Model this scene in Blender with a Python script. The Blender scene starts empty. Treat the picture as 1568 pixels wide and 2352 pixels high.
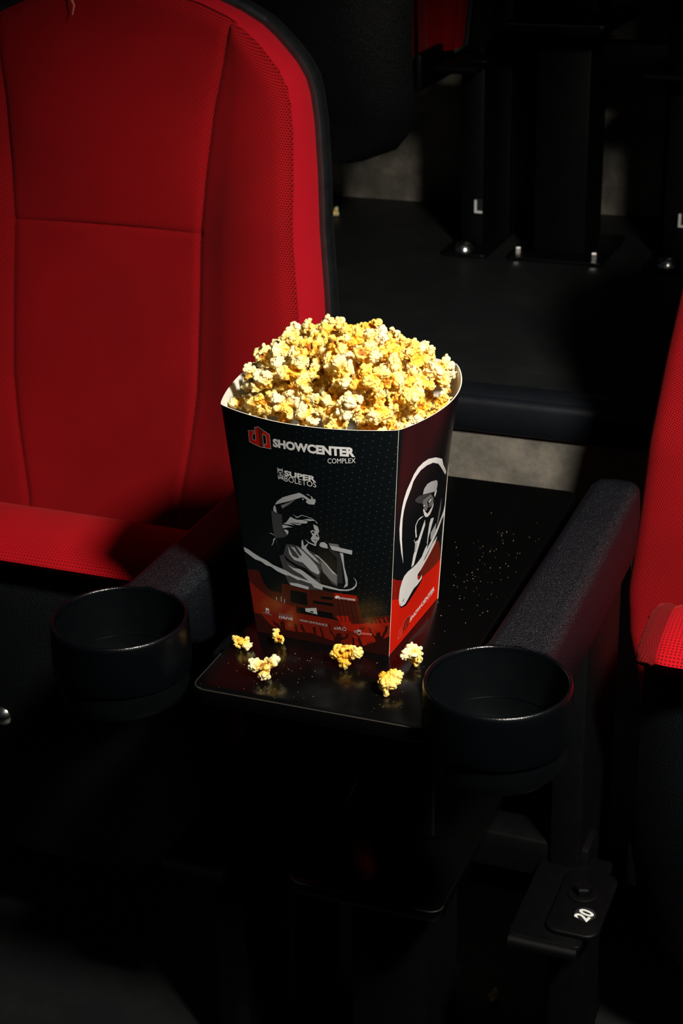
import bpy, bmesh, math, random
import numpy as np
from mathutils import Vector, Matrix, Euler, noise as mnoise

S = bpy.context.scene
COL = S.collection
rnd = random.Random(7)

# ------------------------------------------------------------------ camera, world, light, exposure
# units are metres; z = 0 is the top of the armrests of the front row
cd = bpy.data.cameras.new('camera'); cam = bpy.data.objects.new('camera', cd); COL.objects.link(cam)
cd.sensor_fit = 'VERTICAL'; cd.sensor_height = 36.0; cd.lens = 58.945
cd.clip_start = 0.05; cd.clip_end = 50
R_ = Vector((0.93228, 0.36103, -0.02264)); U_ = Vector((-0.12871, 0.38956, 0.91196)); F_ = Vector((-0.33807, 0.84729, -0.40964))
m = Matrix.Identity(4)
for i in range(3):
    m[i][0] = R_[i]; m[i][1] = U_[i]; m[i][2] = -F_[i]
m.translation = Vector((0.29196, -1.03197, 0.61705))
cam.matrix_world = m
cd.dof.use_dof = True; cd.dof.focus_distance = 1.25; cd.dof.aperture_fstop = 16
S.camera = cam

wd = bpy.data.worlds.new('dark_hall'); S.world = wd; wd.use_nodes = True
bg = wd.node_tree.nodes['Background']; bg.inputs[0].default_value = (0.55, 0.75, 1.0, 1); bg.inputs[1].default_value = 0.012

TARGET = Vector((-0.05, 0.15, 0.05))
LDIR = Vector((0.495, -0.485, 0.72)).normalized()
ld = bpy.data.lights.new('house_spot', 'SPOT'); lo = bpy.data.objects.new('house_spot', ld); COL.objects.link(lo)
lo.location = TARGET + LDIR * 1.55
lo.rotation_euler = (Vector((-0.04, 0.30, 0.04)) - lo.location).to_track_quat('-Z', 'Y').to_euler()
ld.energy = 220; ld.color = (1.0, 0.93, 0.82); ld.spot_size = math.radians(51); ld.spot_blend = 1.0; ld.shadow_soft_size = 0.085

S.view_settings.view_transform = 'Standard'; S.view_settings.look = 'None'
S.view_settings.exposure = 0.0; S.view_settings.gamma = 1.0; S.view_settings.use_curve_mapping = False

# ------------------------------------------------------------------ helpers
def tag(o, label=None, cat=None, group=None, kind=None):
    if label: o['label'] = label
    if cat: o['category'] = cat
    if group: o['group'] = group
    if kind: o['kind'] = kind
    return o

def empty(name, loc, label, cat, group=None):
    o = bpy.data.objects.new(name, None); COL.objects.link(o); o.location = loc; o.empty_display_size = 0.03
    return tag(o, label, cat, group)

def link(name, me, parent=None, label=None):
    o = bpy.data.objects.new(name, me); COL.objects.link(o)
    if parent: o.parent = parent
    if label: o['label'] = label
    return o

def finish(me, mats, smooth=True, angle=40):
    for mt in (mats if isinstance(mats, (list, tuple)) else [mats]): me.materials.append(mt)
    if smooth:
        me.polygons.foreach_set('use_smooth', [True] * len(me.polygons))
        try: me.set_sharp_from_angle(angle=math.radians(angle))
        except Exception: pass
    me.update(); return me

def from_bm(name, bm, mats, parent=None, smooth=True, angle=40, label=None, recalc=True):
    if recalc: bmesh.ops.recalc_face_normals(bm, faces=bm.faces)
    me = bpy.data.meshes.new(name); bm.to_mesh(me); bm.free()
    return link(name, finish(me, mats, smooth, angle), parent, label)

def copy_tree(o, parent=None):
    c = o.copy(); COL.objects.link(c)
    if parent: c.parent = parent
    for ch in list(o.children): copy_tree(ch, c)
    return c

def box(bm, x0, x1, y0, y1, z0, z1, bev=0.0, seg=2):
    r = bmesh.ops.create_cube(bm, size=1.0)
    vs = r['verts']
    for v in vs:
        v.co = Vector((x0 + (v.co.x + .5) * (x1 - x0), y0 + (v.co.y + .5) * (y1 - y0), z0 + (v.co.z + .5) * (z1 - z0)))
    if bev:
        es = list({e for v in vs for e in v.link_edges})
        bmesh.ops.bevel(bm, geom=es, offset=bev, segments=seg, profile=0.5, affect='EDGES')

def rounded_rect(x0, x1, y0, y1, r, n=6):
    pts = []
    for (cx, cy, a0) in ((x1 - r, y1 - r, 0), (x0 + r, y1 - r, 90), (x0 + r, y0 + r, 180), (x1 - r, y0 + r, 270)):
        for i in range(n + 1):
            a = math.radians(a0 + 90 * i / n); pts.append((cx + r * math.cos(a), cy + r * math.sin(a)))
    return pts

def loops(bm, rings, cap0=True, cap1=True, closed=True):
    """join a list of equally long point rings into a skin"""
    vr = [[bm.verts.new(p) for p in ring] for ring in rings]
    n = len(rings[0])
    for a, b in zip(vr, vr[1:]):
        for i in range(n if closed else n - 1):
            j = (i + 1) % n
            bm.faces.new((a[i], a[j], b[j], b[i]))
    if cap0: bm.faces.new(vr[0][::-1])
    if cap1: bm.faces.new(vr[-1])
    return vr

def plate(bm, pts, z0, z1, b=0.0015):
    """flat plate with a softened rim from a ccw outline"""
    n = len(pts); cx = sum(p[0] for p in pts) / n; cy = sum(p[1] for p in pts) / n
    def ins(d):
        out = []
        for i in range(n):
            p0, p1, p2 = pts[i - 1], pts[i], pts[(i + 1) % n]
            tx, ty = p2[0] - p0[0], p2[1] - p0[1]; l = math.hypot(tx, ty) or 1
            out.append((p1[0] - ty / l * d, p1[1] + tx / l * d))
        return out
    rings = []
    for (d, z) in ((b, z0), (b * .3, z0 + b * .3), (0, z0 + b), (0, z1 - b), (b * .3, z1 - b * .3), (b, z1)):
        rings.append([(p[0], p[1], z) for p in ins(d)])
    loops(bm, rings)

def lathe(bm, prof, n=64, cap_last=False, c=(0, 0, 0)):
    rings = [[(c[0] + r * math.cos(2 * math.pi * i / n), c[1] + r * math.sin(2 * math.pi * i / n), c[2] + z) for i in range(n)] for r, z in prof]
    loops(bm, rings, cap0=False, cap1=cap_last)

def bolt(bm, x, y, z, r=.006, h=.005):
    loops(bm, [[(x + q * math.cos(math.pi / 3 * i + .3), y + q * math.sin(math.pi / 3 * i + .3), zz) for i in range(6)] for q, zz in ((r, z), (r, z + h * .8), (r * .86, z + h))])

def frange(a, b, n): return [a + (b - a) * i / (n - 1) for i in range(n)]
def interp(x, pts):
    xs = [p[0] for p in pts]; ys = [p[1] for p in pts]
    return float(np.interp(x, xs, ys))

# ------------------------------------------------------------------ materials
def mat(name):
    mt = bpy.data.materials.new(name); mt.use_nodes = True
    nt = mt.node_tree; return mt, nt, nt.nodes['Principled BSDF']
def node(nt, t, **kw):
    n = nt.nodes.new(t)
    for k, v in kw.items(): setattr(n, k, v)
    return n
def math_(nt, op, a, b=None, c=None):
    n = node(nt, 'ShaderNodeMath', operation=op)
    for i, v in enumerate((a, b, c)):
        if v is None: continue
        if isinstance(v, (int, float)): n.inputs[i].default_value = v
        else: nt.links.new(v, n.inputs[i])
    return n.outputs[0]
def mixc(nt, fac, a, b):
    n = node(nt, 'ShaderNodeMix', data_type='RGBA')
    for i, v in ((0, fac), (6, a), (7, b)):
        if isinstance(v, (tuple, list)): n.inputs[i].default_value = (*v, 1)
        elif isinstance(v, (int, float)): n.inputs[i].default_value = v
        else: nt.links.new(v, n.inputs[i])
    return n.outputs[2]
def noise(nt, scale, detail=3, vec=None, rough=.5):
    n = node(nt, 'ShaderNodeTexNoise'); n.inputs['Scale'].default_value = scale; n.inputs['Detail'].default_value = detail; n.inputs['Roughness'].default_value = rough
    if vec is None:
        tc = node(nt, 'ShaderNodeTexCoord'); vec = tc.outputs['Object']
    nt.links.new(vec, n.inputs['Vector']); return n.outputs['Fac']
def ramp(nt, fac, a, b):
    n = node(nt, 'ShaderNodeMapRange'); n.interpolation_type = 'SMOOTHSTEP'
    n.inputs['From Min'].default_value = a; n.inputs['From Max'].default_value = b
    nt.links.new(fac, n.inputs['Value']); return n.outputs[0]
def bump(nt, bs, height, strength=.4, dist=.001):
    b = node(nt, 'ShaderNodeBump'); b.inputs['Strength'].default_value = strength; b.inputs['Distance'].default_value = dist
    nt.links.new(height, b.inputs['Height']); nt.links.new(b.outputs[0], bs.inputs['Normal'])

def solid(name, col, rough=.5, metal=0.0, spec=.5, nscale=None, nstr=.15):
    mt, nt, bs = mat(name)
    bs.inputs['Base Color'].default_value = (*col, 1); bs.inputs['Roughness'].default_value = rough
    bs.inputs['Metallic'].default_value = metal; bs.inputs['Specular IOR Level'].default_value = spec
    if nscale:
        f = noise(nt, nscale, 2)
        nt.links.new(math_(nt, 'MULTIPLY_ADD', f, nstr, rough - nstr / 2), bs.inputs['Roughness'])
        bump(nt, bs, f, .12, .0004)
    return mt

def fabric(name, pitch, rot, red, hole, square=False):
    mt, nt, bs = mat(name)
    uv = node(nt, 'ShaderNodeUVMap'); mp = node(nt, 'ShaderNodeMapping'); mp.inputs['Rotation'].default_value = (0, 0, math.radians(rot))
    nt.links.new(uv.outputs[0], mp.inputs[0])
    sx = node(nt, 'ShaderNodeSeparateXYZ'); nt.links.new(mp.outputs[0], sx.inputs[0])
    k = 2 * math.pi / pitch
    a = math_(nt, 'SINE', math_(nt, 'MULTIPLY', sx.outputs[0], k)); b = math_(nt, 'SINE', math_(nt, 'MULTIPLY', sx.outputs[1], k))
    pr = math_(nt, 'MULTIPLY', a, b)
    if square: pr = math_(nt, 'MULTIPLY', pr, math_(nt, 'GREATER_THAN', a, 0.0))
    d = ramp(nt, pr, .02, .62)
    big = noise(nt, 9, 4); fine = noise(nt, 1500, 2)
    colr = mixc(nt, ramp(nt, big, .3, .75), tuple(c * .78 for c in red), red)
    colr = mixc(nt, math_(nt, 'MULTIPLY', fine, .5), colr, tuple(c * .55 for c in red))
    nt.links.new(mixc(nt, d, colr, hole), bs.inputs['Base Color'])
    bs.inputs['Roughness'].default_value = .9; bs.inputs['Specular IOR Level'].default_value = .15
    bs.inputs['Sheen Weight'].default_value = .15; bs.inputs['Sheen Tint'].default_value = (1, .1, .1, 1); bs.inputs['Sheen Roughness'].default_value = .4
    h = math_(nt, 'ADD', math_(nt, 'MULTIPLY', d, -1.0), math_(nt, 'MULTIPLY', fine, .5))
    bump(nt, bs, h, .6, .0006)
    return mt

def grain(name, col, rough, scale=420, strength=.5, spec=.3):
    mt, nt, bs = mat(name)
    bs.inputs['Base Color'].default_value = (*col, 1); bs.inputs['Specular IOR Level'].default_value = spec
    tc = node(nt, 'ShaderNodeTexCoord')
    v = node(nt, 'ShaderNodeTexVoronoi', feature='F1'); v.inputs['Scale'].default_value = scale
    nt.links.new(tc.outputs['Object'], v.inputs['Vector'])
    f = noise(nt, scale * .8, 3)
    h = math_(nt, 'ADD', v.outputs['Distance'], math_(nt, 'MULTIPLY', f, .7))
    nt.links.new(math_(nt, 'MULTIPLY_ADD', noise(nt, 14, 3), .18, rough - .09), bs.inputs['Roughness'])
    bump(nt, bs, h, strength, .0012)
    return mt

M = {}
RED = (.335, .0007, .0038)
M['fabric'] = fabric('red_knit_fabric', .0030, -25, RED, (.016, .0, .0004))
M['fabric_nose'] = fabric('red_ribbed_fabric', .0034, 0, (.52, .002, .008), (.025, .0, .0006), True)
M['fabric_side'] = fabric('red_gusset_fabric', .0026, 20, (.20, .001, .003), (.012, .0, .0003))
M['band'] = solid('red_side_band_fabric', (.42, .0015, .010), .75, spec=.25, nscale=900)
M['leather'] = grain('black_grained_plastic', (.0030, .0043, .0070), .40, 1000, .9, .24)
M['ring'] = grain('black_ring_plastic', (.0010, .0015, .0022), .25, 1100, .12, .45)
M['shell'] = grain('black_shell_plastic', (.0020, .0026, .0035), .46, 620, .5, .26)
M['plastic'] = solid('black_smooth_plastic', (.0014, .0022, .0028), .36, spec=.3, nscale=60)
M['rim_plastic'] = solid('black_seat_back_plastic', (.002, .003, .004), .42, spec=1.0, nscale=60)
M['tray'] = solid('black_satin_laminate', (.0015, .0015, .0016), .2, spec=.5, nscale=35, nstr=.08)
M['metal'] = solid('black_painted_steel', (.0010, .0012, .0015), .5, spec=.16, nscale=90)
M['chrome'] = solid('bare_bolt_steel', (.75, .74, .70), .22, 1.0, nscale=200)
M['vinyl'] = solid('dark_floor_vinyl', (.006, .0065, .0065), .6, nscale=25)
M['trim'] = solid('black_step_nosing_metal', (.006, .008, .011), .38, nscale=40)
M['white'] = solid('white_paperboard', (.80, .76, .68), .7, nscale=300)
M['sticker'] = solid('dark_sticker_vinyl', (.012, .013, .014), .5, nscale=100)
M['sticker_ink'] = solid('white_sticker_ink', (.7, .72, .68), .5, nscale=100)

def concrete():
    mt, nt, bs = mat('grey_concrete')
    a = noise(nt, 7, 8, rough=.7); b = noise(nt, 60, 5, rough=.7)
    c = mixc(nt, ramp(nt, a, .34, .66), (.075, .07, .058), (.235, .21, .17))
    c = mixc(nt, math_(nt, 'MULTIPLY', ramp(nt, b, .45, .8), .45), c, (.08, .075, .065))
    nt.links.new(c, bs.inputs['Base Color']); bs.inputs['Roughness'].default_value = .85
    bump(nt, bs, b, .3, .002); return mt
M['concrete'] = concrete()

def floor_mat():
    mt, nt, bs = mat('worn_dark_floor')
    a = noise(nt, 5, 8, rough=.7)
    nt.links.new(mixc(nt, ramp(nt, a, .4, .75), (.0035, .0046, .0056), (.011, .0118, .0112)), bs.inputs['Base Color'])
    bs.inputs['Roughness'].default_value = .55; bump(nt, bs, noise(nt, 250, 3), .2, .001); return mt
M['floor'] = floor_mat()

def popcorn_mat():
    mt, nt, bs = mat('buttered_popcorn')
    at = node(nt, 'ShaderNodeAttribute', attribute_name='tint')
    sp = node(nt, 'ShaderNodeSeparateColor'); nt.links.new(at.outputs['Color'], sp.inputs[0])
    oi = node(nt, 'ShaderNodeObjectInfo')
    n1 = noise(nt, 130, 4); n2 = noise(nt, 700, 3)
    butter = math_(nt, 'ADD', math_(nt, 'MULTIPLY', sp.outputs[1], .65), math_(nt, 'MULTIPLY_ADD', n1, 1.2, -.66))
    butter = math_(nt, 'ADD', butter, math_(nt, 'MULTIPLY_ADD', oi.outputs['Random'], .5, -.12))
    cr = node(nt, 'ShaderNodeValToRGB'); nt.links.new(butter, cr.inputs[0])
    e = cr.color_ramp.elements; e[0].position = .0; e[0].color = (.92, .81, .50, 1); e[1].position = .95; e[1].color = (.86, .34, .012, 1)
    q = cr.color_ramp.elements.new(.32); q.color = (.92, .66, .17, 1); q = cr.color_ramp.elements.new(.6); q.color = (.91, .50, .045, 1)
    c = mixc(nt, math_(nt, 'MULTIPLY', sp.outputs[0], .95), cr.outputs[0], (.40, .12, .012))
    nt.links.new(c, bs.inputs['Base Color'])
    bs.inputs['Roughness'].default_value = .55; bs.inputs['Specular IOR Level'].default_value = .35
    bs.inputs['Subsurface Weight'].default_value = .4; bs.inputs['Subsurface Radius'].default_value = (1.0, .55, .12); bs.inputs['Subsurface Scale'].default_value = .0025
    bump(nt, bs, math_(nt, 'ADD', n1, math_(nt, 'MULTIPLY', n2, .3)), .3, .0005)
    return mt
M['popcorn'] = popcorn_mat()

def card_mat():
    """black printed card with a fine lattice of grey dots (panel u, v in the UV map)"""
    mt, nt, bs = mat('black_printed_card')
    uv = node(nt, 'ShaderNodeUVMap'); sx = node(nt, 'ShaderNodeSeparateXYZ'); nt.links.new(uv.outputs[0], sx.inputs[0])
    a = np.array([[.0415, -.006], [.0105, -.0292]]); ia = np.linalg.inv(a)
    def lat(r): return math_(nt, 'SUBTRACT', math_(nt, 'FRACT', math_(nt, 'ADD', math_(nt, 'MULTIPLY', sx.outputs[0], float(ia[r][0])), math_(nt, 'MULTIPLY_ADD', sx.outputs[1], float(ia[r][1]), 50.0))), .5)
    s, t = lat(0), lat(1)
    d = math_(nt, 'SQRT', math_(nt, 'ADD', math_(nt, 'MULTIPLY', s, s), math_(nt, 'MULTIPLY', t, t)))
    dot = math_(nt, 'SUBTRACT', 1.0, ramp(nt, d, .045, .09))
    reach = ramp(nt, sx.outputs[0], .1, .75)
    c = mixc(nt, math_(nt, 'MULTIPLY', dot, math_(nt, 'MULTIPLY', reach, .85)), (.0030, .0048, .0058), (.06, .065, .067))
    nt.links.new(c, bs.inputs['Base Color']); bs.inputs['Roughness'].default_value = .27; bs.inputs['Specular IOR Level'].default_value = .5
    bump(nt, bs, noise(nt, 35, 2), .05, .002)
    return mt
M['card'] = card_mat()
INK = {'white': (.74, .74, .74), 'light': (.40, .42, .44), 'mid': (.15, .15, .16), 'dark': (.045, .047, .052), 'dim': (.022, .022, .025), 'black': (.0025, .0035, .0042),
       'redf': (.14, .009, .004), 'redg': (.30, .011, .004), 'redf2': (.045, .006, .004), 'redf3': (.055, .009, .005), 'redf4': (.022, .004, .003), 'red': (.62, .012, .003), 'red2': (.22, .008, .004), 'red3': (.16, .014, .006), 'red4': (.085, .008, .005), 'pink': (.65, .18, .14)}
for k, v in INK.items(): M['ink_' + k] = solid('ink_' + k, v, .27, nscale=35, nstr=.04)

# ------------------------------------------------------------------ structure: floors, steps, trim
FL0, FL1, FL2 = -.60, -.04, .52
RY1, RY2 = .66, 1.512
def slab(name, x0, x1, y0, y1, z0, z1, mt):
    bm = bmesh.new(); box(bm, x0, x1, y0, y1, z0, z1)
    return tag(from_bm(name, bm, mt, smooth=False), kind='structure')
slab('floor', -3, 3, -3, RY1, FL0 - .05, FL0, M['floor'])
slab('wall_front_step', -3, 3, RY1, RY1 + .05, FL0, FL1 - .03, M['concrete'])
slab('floor.001', -3, 3, RY1 + .05, RY2, FL1 - .05, FL1, M['floor'])
slab('wall_back_step', -3, 3, RY2, RY2 + .05, FL1 - .05, FL2 - .03, M['concrete'])
slab('floor.002', -3, 3, RY2 + .05, 3.2, FL2 - .05, FL2, M['floor'])
slab('wall_back', -3, 3, 3.2, 3.3, FL2, 3.0, M['vinyl'])
def nosing(name, y, z):
    bm = bmesh.new()
    prof = [(y + .050, z + .001), (y + .046, z + .004), (y + .012, z + .004), (y + .008, z + .0015), (y + .004, z + .004), (y - .002, z + .004), (y - .006, z + .001), (y - .007, z - .004), (y - .007, z - .034), (y - .004, z - .036), (y, z - .036), (y, z - .030)]
    prof += [(y + .050, z - .030)]
    loops(bm, [[(x, p[0], p[1]) for p in prof] for x in (-3, 3)])
    return tag(from_bm(name, bm, M['trim'], angle=60), kind='structure')
nosing('trim_1', RY1, FL1)
nosing('trim_2', RY2, FL2)

# ------------------------------------------------------------------ cinema seats
WPTS = [(-.32, .222), (-.25, .226), (-.2, .236), (-.165, .247), (-.122, .251), (-.079, .247), (-.04, .244), (.027, .240), (.113, .231), (.177, .2225), (.235, .2175), (.284, .2115), (.310, .206), (.325, .2005), (.340, .190), (.352, .178), (.364, .165), (.375, .1505), (.387, .127), (.397, .1015), (.404, .075), (.408, .05), (.4105, .025), (.411, 0.0)]
SPTS = [(-.32, .085), (-.12, .0905), (-.037, .1045), (.018, .1105), (.107, .1105), (.179, .1095), (.237, .1135), (.301, .1205), (.342, .1285), (.379, .1335), (.42, .14)]
HS = .178
def W_(z): return interp(z, WPTS)
def SX(z): return interp(z, SPTS)
OUT = []                                             # front outline, right side bottom to top, then left side down
_zs = sorted(set([p[0] for p in WPTS] + frange(-.32, .30, 32) + frange(.30, .411, 40)))
OUT = [(W_(z), z) for z in _zs] + [(-W_(z), z) for z in _zs[::-1][1:]]
OUTA = np.array(OUT)
def edge_dist(x, z):
    a = OUTA[:-1]; b = OUTA[1:]; p = np.array((x, z)); ab = b - a
    t = np.clip(((p - a) * ab).sum(1) / np.maximum((ab * ab).sum(1), 1e-12), 0, 1)
    return float(np.sqrt((((a + ab * t[:, None]) - p) ** 2).sum(1).min()))
def back_y(z): return .46 + .2 * (z - .1)
RB = .014
def fwd(x, z):
    ax = abs(x); s = SX(z); w = W_(z)
    if ax <= s:
        q = ax / s
        lum = .007 * math.cos(min(1, abs(z - .05) / .13) * math.pi / 2) if z < HS else 0
        f = -.008 * (1 - q * q) * (0.7 if z > HS else .9) + lum * (1 - q ** 4) * .6
        if z > HS: f += .010 * math.sin(min(1, (z - HS) / .19) * math.pi) * (1 - q ** 6)
    else:
        q = min(1, (ax - s) / max(w - s, .01))
        amp = .035 * min(1, max(0.25, (.42 - z) / .22)) * min(1, max(.25, (z + .22) / .25))
        f = amp * math.sin(q * math.pi * .62) / math.sin(math.pi * .62) * min(1, q * 3) ** .3
    f -= .003 * math.exp(-((ax - s) / .0035) ** 2)
    if ax < s + .004: f -= .0013 * math.exp(-((z - HS) / .003) ** 2)
    d = edge_dist(x, z)
    if d < RB: f -= RB - math.sqrt(max(0, RB * RB - (RB - d) ** 2))
    return f
def back_pt(x, z): return (x, back_y(z) - fwd(x, z), z)

def back_patch(name, cols, zrows, parent):
    """cols: list of functions z -> x"""
    bm = bmesh.new(); uvl = bm.loops.layers.uv.new('UVMap')
    grid = []
    for z in zrows:
        row = []
        for c in cols:
            x = c(z); row.append((bm.verts.new(back_pt(x, z)), (x, z)))
        grid.append(row)
    for i in range(len(zrows) - 1):
        for j in range(len(cols) - 1):
            q = [grid[i][j], grid[i][j + 1], grid[i + 1][j + 1], grid[i + 1][j]]
            if abs(q[0][1][0] - q[1][1][0]) < 1e-6 and abs(q[2][1][0] - q[3][1][0]) < 1e-6: continue
            f = bm.faces.new([k[0] for k in q])
            for l, k in zip(f.loops, q): l[uvl].uv = k[1]
    bmesh.ops.remove_doubles(bm, verts=bm.verts, dist=1e-6)
    return from_bm(name, bm, M['fabric'], parent, angle=80, recalc=False)

def make_seat(loc, label, group):
    root = empty('cinema_seat', loc, label, 'seat', group)
    zlow = frange(-.32, HS - .012, 44) + [HS - .008, HS - .005, HS - .003, HS - .0015, HS]
    zup = [HS, HS + .0015, HS + .003, HS + .005, HS + .008] + frange(HS + .012, .36, 22) + frange(.364, .411, 24)
    cen = lambda q: (lambda z: q * min(SX(z), W_(z)))
    qs = [-1, -.99, -.975, -.95, -.92] + frange(-.88, .88, 26) + [.92, .95, .975, .99, 1]
    back_patch('lower_panel', [cen(q) for q in qs], zlow, root)
    back_patch('upper_panel', [cen(q) for q in qs], zup, root)
    bo = lambda q: (lambda z: min(SX(z), W_(z)) + q * max(0, W_(z) - SX(z)))
    bq = [0, .01, .025, .05, .08] + frange(.13, .82, 16) + [.86, .90, .93, .955, .975, .99, 1]
    zb = zlow + zup[1:]
    back_patch('side_bolster', [bo(q) for q in bq], zb, root)
    back_patch('side_bolster', [(lambda z, g=bo(q): -g(z)) for q in bq[::-1]], zb, root)
    # plain band round the edge of the backrest
    n = len(OUT); nor = []
    for i in range(n):
        a = OUT[max(0, i - 1)]; b = OUT[min(n - 1, i + 1)]; tx, tz = b[0] - a[0], b[1] - a[1]; l = math.hypot(tx, tz) or 1
        nor.append((tz / l, -tx / l))
    bm = bmesh.new()
    rings = []
    rings.append([back_pt(*OUT[i]) for i in range(n)])
    for (dep, off) in ((RB - .004, .0006), (RB + .008, .0008), (RB + .03, .0006), (RB + .040, -.001)):
        rings.append([(OUT[i][0] + nor[i][0] * off, back_y(OUT[i][1]) + dep, OUT[i][1] + nor[i][1] * off) for i in range(n)])
    loops(bm, rings, False, False, closed=False)
    from_bm('edge_band', bm, M['band'], root, angle=80)
    # moulded back shell, a little larger than the cushion
    bm = bmesh.new(); rings = []
    for (dep, off) in ((.050, -.006), (.047, .003), (.0475, .0065), (.052, .0085), (.060, .009), (.072, .006), (.080, -.004), (.084, -.03), (.086, -.10)):
        rr = []
        for i in range(n):
            x, z = OUT[i]; x2, z2 = x + nor[i][0] * off, z + nor[i][1] * off
            if off < -.02: k = 1 + off / .25; x2, z2 = x * k, z * k + (1 - k) * .05
            rr.append((x2, back_y(z2) + dep, z2))
        rings.append(rr)
    loops(bm, rings, False, True, closed=True)
    from_bm('back_shell', bm, M['rim_plastic'], root, angle=50)
    # tipped-up seat cushion
    CX = [(.268, -.135), (.238, -.097), (.209, -.088), (.2035, -.081), (.212, -.0745), (.232, -.069), (.258, -.066), (.285, -.067), (.304, -.072), (.315, -.082), (.319, -.098), (.322, -.15), (.330, -.25), (.333, -.32), (.325, -.345), (.30, -.352), (.305, -.345), (.300, -.32), (.288, -.24), (.280, -.16)]
    cy, cz = .262, -.10
    HWC = .186
    def sec(x, k, push=0):
        return [(x, cy + (y - cy) * k, (z if z < -.2 else cz + (z - cz) * k)) for y, z in CX]
    bm = bmesh.new(); uvl = bm.loops.layers.uv.new('UVMap')
    xs = [-HWC, -HWC + .001, -HWC + .003, -HWC + .007, -HWC + .013] + frange(-HWC + .03, HWC - .03, 14) + [HWC - .013, HWC - .007, HWC - .003, HWC - .001, HWC]
    ks = []
    for x in xs:
        d = HWC - abs(x); ks.append(1 + .03 * (1 - (x / HWC) ** 2) - (.085 * (1 - min(1, d / .013)) ** 2))
    rings = [sec(x, k) for x, k in zip(xs, ks)]
    vr = loops(bm, rings, False, False)
    per = [0]
    for i in range(len(CX)): a = CX[i]; b = CX[(i + 1) % len(CX)]; per.append(per[-1] + math.hypot(b[0] - a[0], b[1] - a[1]))
    idx = {v: (i, j) for i, r in enumerate(vr) for j, v in enumerate(r)}
    for f in bm.faces:
        js = [idx[l.vert][1] for l in f.loops]; wrap = max(js) - min(js) > 1
        for l in f.loops:
            i, j = idx[l.vert]; jj = len(CX) if (wrap and j == 0) else j
            l[uvl].uv = (xs[i], per[jj])
    from_bm('seat_cushion', bm, M['fabric_nose'], root, angle=80)
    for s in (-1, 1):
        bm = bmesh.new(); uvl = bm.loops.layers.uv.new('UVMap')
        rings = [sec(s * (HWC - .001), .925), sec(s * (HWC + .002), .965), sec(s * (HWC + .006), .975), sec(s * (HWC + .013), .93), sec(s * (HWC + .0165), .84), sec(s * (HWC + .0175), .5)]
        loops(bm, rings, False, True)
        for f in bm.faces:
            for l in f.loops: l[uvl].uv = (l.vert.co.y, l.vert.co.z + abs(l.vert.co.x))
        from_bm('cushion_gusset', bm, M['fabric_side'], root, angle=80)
    # moulded pan under the cushion (faces forward while the seat is tipped up)
    bm = bmesh.new(); NU, NV = 25, 21; top, bot_, hw, rr = -.0835, -.46, .203, .085
    grid = []
    for j in range(NV):
        v = j / (NV - 1); z = top + (bot_ - top) * v
        dz = z - bot_
        w = hw if dz > rr else hw - rr + math.sqrt(max(0, rr * rr - (rr - dz) ** 2))
        w *= 1 - .05 * v
        row = []
        for i in range(NU):
            a = -1 + 2 * i / (NU - 1); a = math.copysign(abs(a) ** .8, a)
            edge = max(abs(a) ** 6, max(0, v - .55) ** 2 * 2.2, (1 - min(1, v / .12)) ** 2 * .6)
            y = .246 - .030 * math.sin(math.pi * min(1, v * 1.1)) + .018 * a * a + .03 * edge
            row.append(bm.verts.new((a * w, y, z)))
        grid.append(row)
    for j in range(NV - 1):
        for i in range(NU - 1):
            bm.faces.new((grid[j][i], grid[j][i + 1], grid[j + 1][i + 1], grid[j + 1][i]))
    bmesh.ops.remove_doubles(bm, verts=bm.verts, dist=1e-5)
    bmesh.ops.solidify(bm, geom=list(bm.faces), thickness=.006)
    from_bm('seat_pan', bm, M['shell'], root, angle=55)
    # hinge arms of the tip-up seat
    for s in (-1, 1):
        bm = bmesh.new(); box(bm, s * .205 - .006, s * .205 + .006, .27, .42, -.36, -.31, .004)
        from_bm('hinge_arm', bm, M['metal'], root)
    return root

LX, RX = -.5675, .262
seat_l = make_seat((LX, 0, 0), 'red cinema seat left of the popcorn box, its backrest in view and cushion tipped up', 'red tip-up cinema seats')
seat_r = copy_tree(seat_l); seat_r.location = (RX, 0, 0)
seat_r['label'] = 'red cinema seat cut off by the right edge of the photo, beside the right armrest'
DX, DY, DZ = -.15, .90, .56
seat_b = copy_tree(seat_l); seat_b.location = (-.665, DY, DZ)
seat_b['label'] = 'dark tipped up seat of the row behind, its black rounded pan above the popcorn'
seat_c = copy_tree(seat_l); seat_c.location = (.20, DY, DZ)
seat_c['label'] = 'dark seat of the row behind in the top right corner of the photo'

bm = bmesh.new()
lathe(bm, [(.0125, 0), (.0125, .004), (.011, .0065), (.008, .010), (.004, .0118), (.0005, .0122)], 24, True)
badge = from_bm('pan_button', bm, M['chrome'], seat_l, label='shiny metal button')
badge.rotation_euler = (math.radians(90), 0, 0); badge.location = (-.0150, .2165, -.2655)

bm = bmesh.new(); tp = [(-.0385, .5165, .4085), (-.0370, .5140, .4005), (-.0335, .5115, .3950), (-.0345, .5085, .3870)]
loops(bm, [[(x + r * math.cos(a), y - .0015 + r * math.sin(a) * .3, z + r * math.sin(a)) for a in [2 * math.pi * i / 8 for i in range(8)]] for (x, y, z), r in zip(tp, (.0012, .0013, .0009, .0006))])
M['thread'] = solid('pink_thread', (.55, .16, .13), .8, nscale=500)
from_bm('loose_thread', bm, M['thread'], seat_l, label='loose pink thread at the top of the backrest')

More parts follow.
